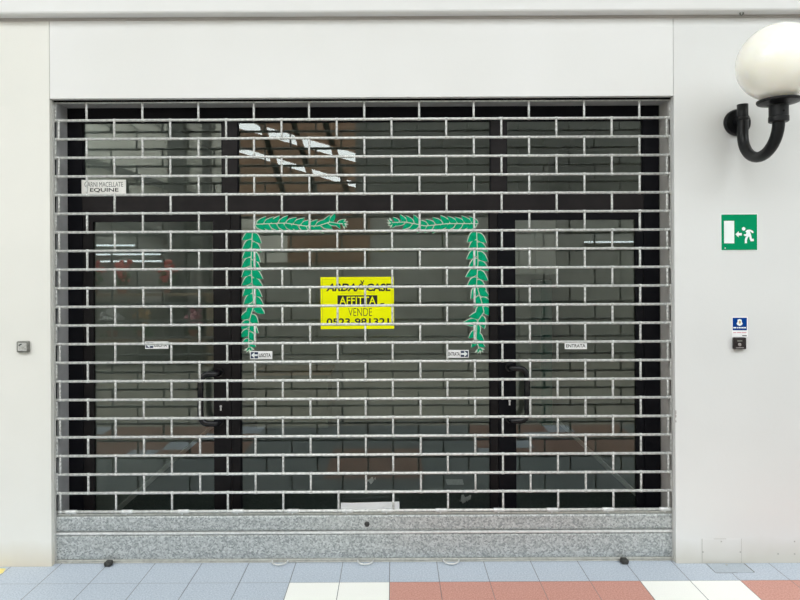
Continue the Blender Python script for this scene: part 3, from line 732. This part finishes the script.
# end walls added to stop light flooding in, and roof
struct('wall_light_block_left', B((-9.1, -9, -W, .03, 0, ztop)), M['roof'], 'unseen far end wall added to keep light out of the gallery', 'wall')
struct('wall_light_block_right', B((9, 9.1, -W, .03, 0, ztop)), M['roof'], 'unseen near end wall added to keep light out of the gallery', 'wall')
rb = [(-9, 9, -2.3, .03, ztop - .2, ztop), (-9, 9, -W, -6.3, ztop - .2, ztop)]
for k in range(10): rb.append((-9 + 1.95*k, -9 + 1.95*k + .14, -6.3, -2.3, ztop - .2, ztop))
for k in range(3): rb.append((-9, 9, -5.9 + .85*(k+1) - .03, -5.9 + .85*(k+1) + .03, ztop - .12, ztop))
struct('ceiling', B(*rb), M['roof'], 'gallery roof with a long ribbed skylight', 'ceiling')
# shop display across the gallery: shelf of red flowers and posters, lit strips
r = empty('flower_stand', (-4.1, -6.3, 0), 'wooden flower stand across the gallery, mirrored in the first door', 'stand')
under(build('shelf', B((-5.4, -2.95, -6.40, -6.05, 1.14, 1.18), (-5.4, -2.95, -6.40, -6.05, .40, .44)), M['wood']), r)
for x in (-5.38, -2.99): under(build('upright', B((x, x + .04, -6.40, -6.05, 0, 1.14)), M['wood']), r)
for i, (px, s_, z0, mm, lab) in enumerate(((93, .09, 1.18, 'petals', 'tallest red potted flowers at the end of the stand'), (122, .09, 1.18, 'petals', 'red potted flowers second from the end of the stand'), (166, .10, 1.18, 'petals', 'red potted flowers alone on the upper shelf'),
        (112, .14, .44, 'paper', 'white potted flowers on the lower shelf'), (142, .08, .44, 'gold', 'golden potted flowers on the lower shelf'), (194, .08, .44, 'pink', 'pink potted flowers on the lower shelf'))):
    x = RR(px, 0, 6.22).x
    f = empty('potted_flowers', (x, -6.22, z0), lab + ' across the gallery', 'flowers', 'potted flowers across the gallery')
    bm = bmesh.new(); lathe(bm, [(.06, z0 + .001), (.09, z0 + .14), (.075, z0 + .14)], (x, -6.22, 0), 'z', 16); under(build('pot', bm, M['pot']), f)
    for nm, m_, cnt, zz in (('foliage', 'foliage', 20, .2), ('blossoms', mm, 36, .36)):
        bm = bmesh.new()
        for k in range(cnt):
            p = Vector((x + max(-.15, min(.15, random.gauss(0, s_*.7))), -6.22 + max(-.06, min(.06, random.gauss(0, .04))), z0 + zz + max(-.15, min(.15, random.gauss(0, .09)))))
            bmesh.ops.create_icosphere(bm, subdivisions=1, radius=random.uniform(.025, .05), matrix=Matrix.Translation(p))
        under(build(nm, bm, M[m_]), f)
for i, (px0, px1, py0, py1) in enumerate(((168, 186, 291, 340), (143, 161, 291, 306), (209, 216, 292, 330))):
    a_ = RR(px0, py1, 6.48); b_ = RR(px1, py0, 6.48)
    tag(build('wall_poster', B((a_.x, b_.x, -6.49, -6.48, a_.z, b_.z)), M['paper']), ('tall white poster across the gallery', 'short wide white poster across the gallery', 'narrow white poster across the gallery')[i], 'poster', 'posters across the gallery')
for i, (px0, px1, py) in enumerate(((92, 134, 244), (92, 160, 253), (100, 163, 260), (585, 636, 243))):
    a_ = RR(px0, py, 6.40); b_ = RR(px1, py, 6.40)
    t_ = empty('strip_light', ((a_.x + b_.x)/2, -6.45, a_.z), ('topmost', 'middle', 'lowest', 'lone')[i] + ' strip light across the gallery', 'light', 'strip lights across the gallery')  # strip lights fixed against the opposite wall
    bm = bmesh.new(); tube(bm, [(a_.x, -6.42, a_.z), (b_.x, -6.42, a_.z)], .011, 8); under(build('light_tube', bm, M['tube_light']), t_)
    under(build('light_body', B((a_.x, b_.x, -6.49, -6.44, a_.z - .02, a_.z + .02)), M['roof']), t_)

# ------------------------------------------------------------------ light
w = bpy.data.worlds.new('overcast'); sc.world = w; w.use_nodes = True
w.node_tree.nodes['Background'].inputs[0].default_value = (.945, .98, 1.0, 1); w.node_tree.nodes['Background'].inputs[1].default_value = 5.35
l = bpy.data.lights.new('skylight_portal', 'AREA'); l.shape = 'RECTANGLE'; l.size = 18; l.size_y = 4.0; l.cycles.is_portal = True
o = bpy.data.objects.new('skylight_portal', l); o.location = (0, -4.3, ztop + .01); col.objects.link(o)

# ------------------------------------------------------------------ camera
cam = bpy.data.cameras.new('camera'); cam.sensor_width = 36; cam.lens = F/800*36
cam.shift_x = (400 - CX)/800; cam.shift_y = -(300 - CY)/800; cam.clip_start = .05
co = bpy.data.objects.new('camera', cam); co.location = (0, -D, EYE); co.rotation_euler = (math.pi/2, TH, 0); col.objects.link(co)
sc.camera = co
sc.view_settings.view_transform = 'Standard'; sc.view_settings.look = 'None'; sc.view_settings.exposure = 0
sc.cycles.use_denoising = True
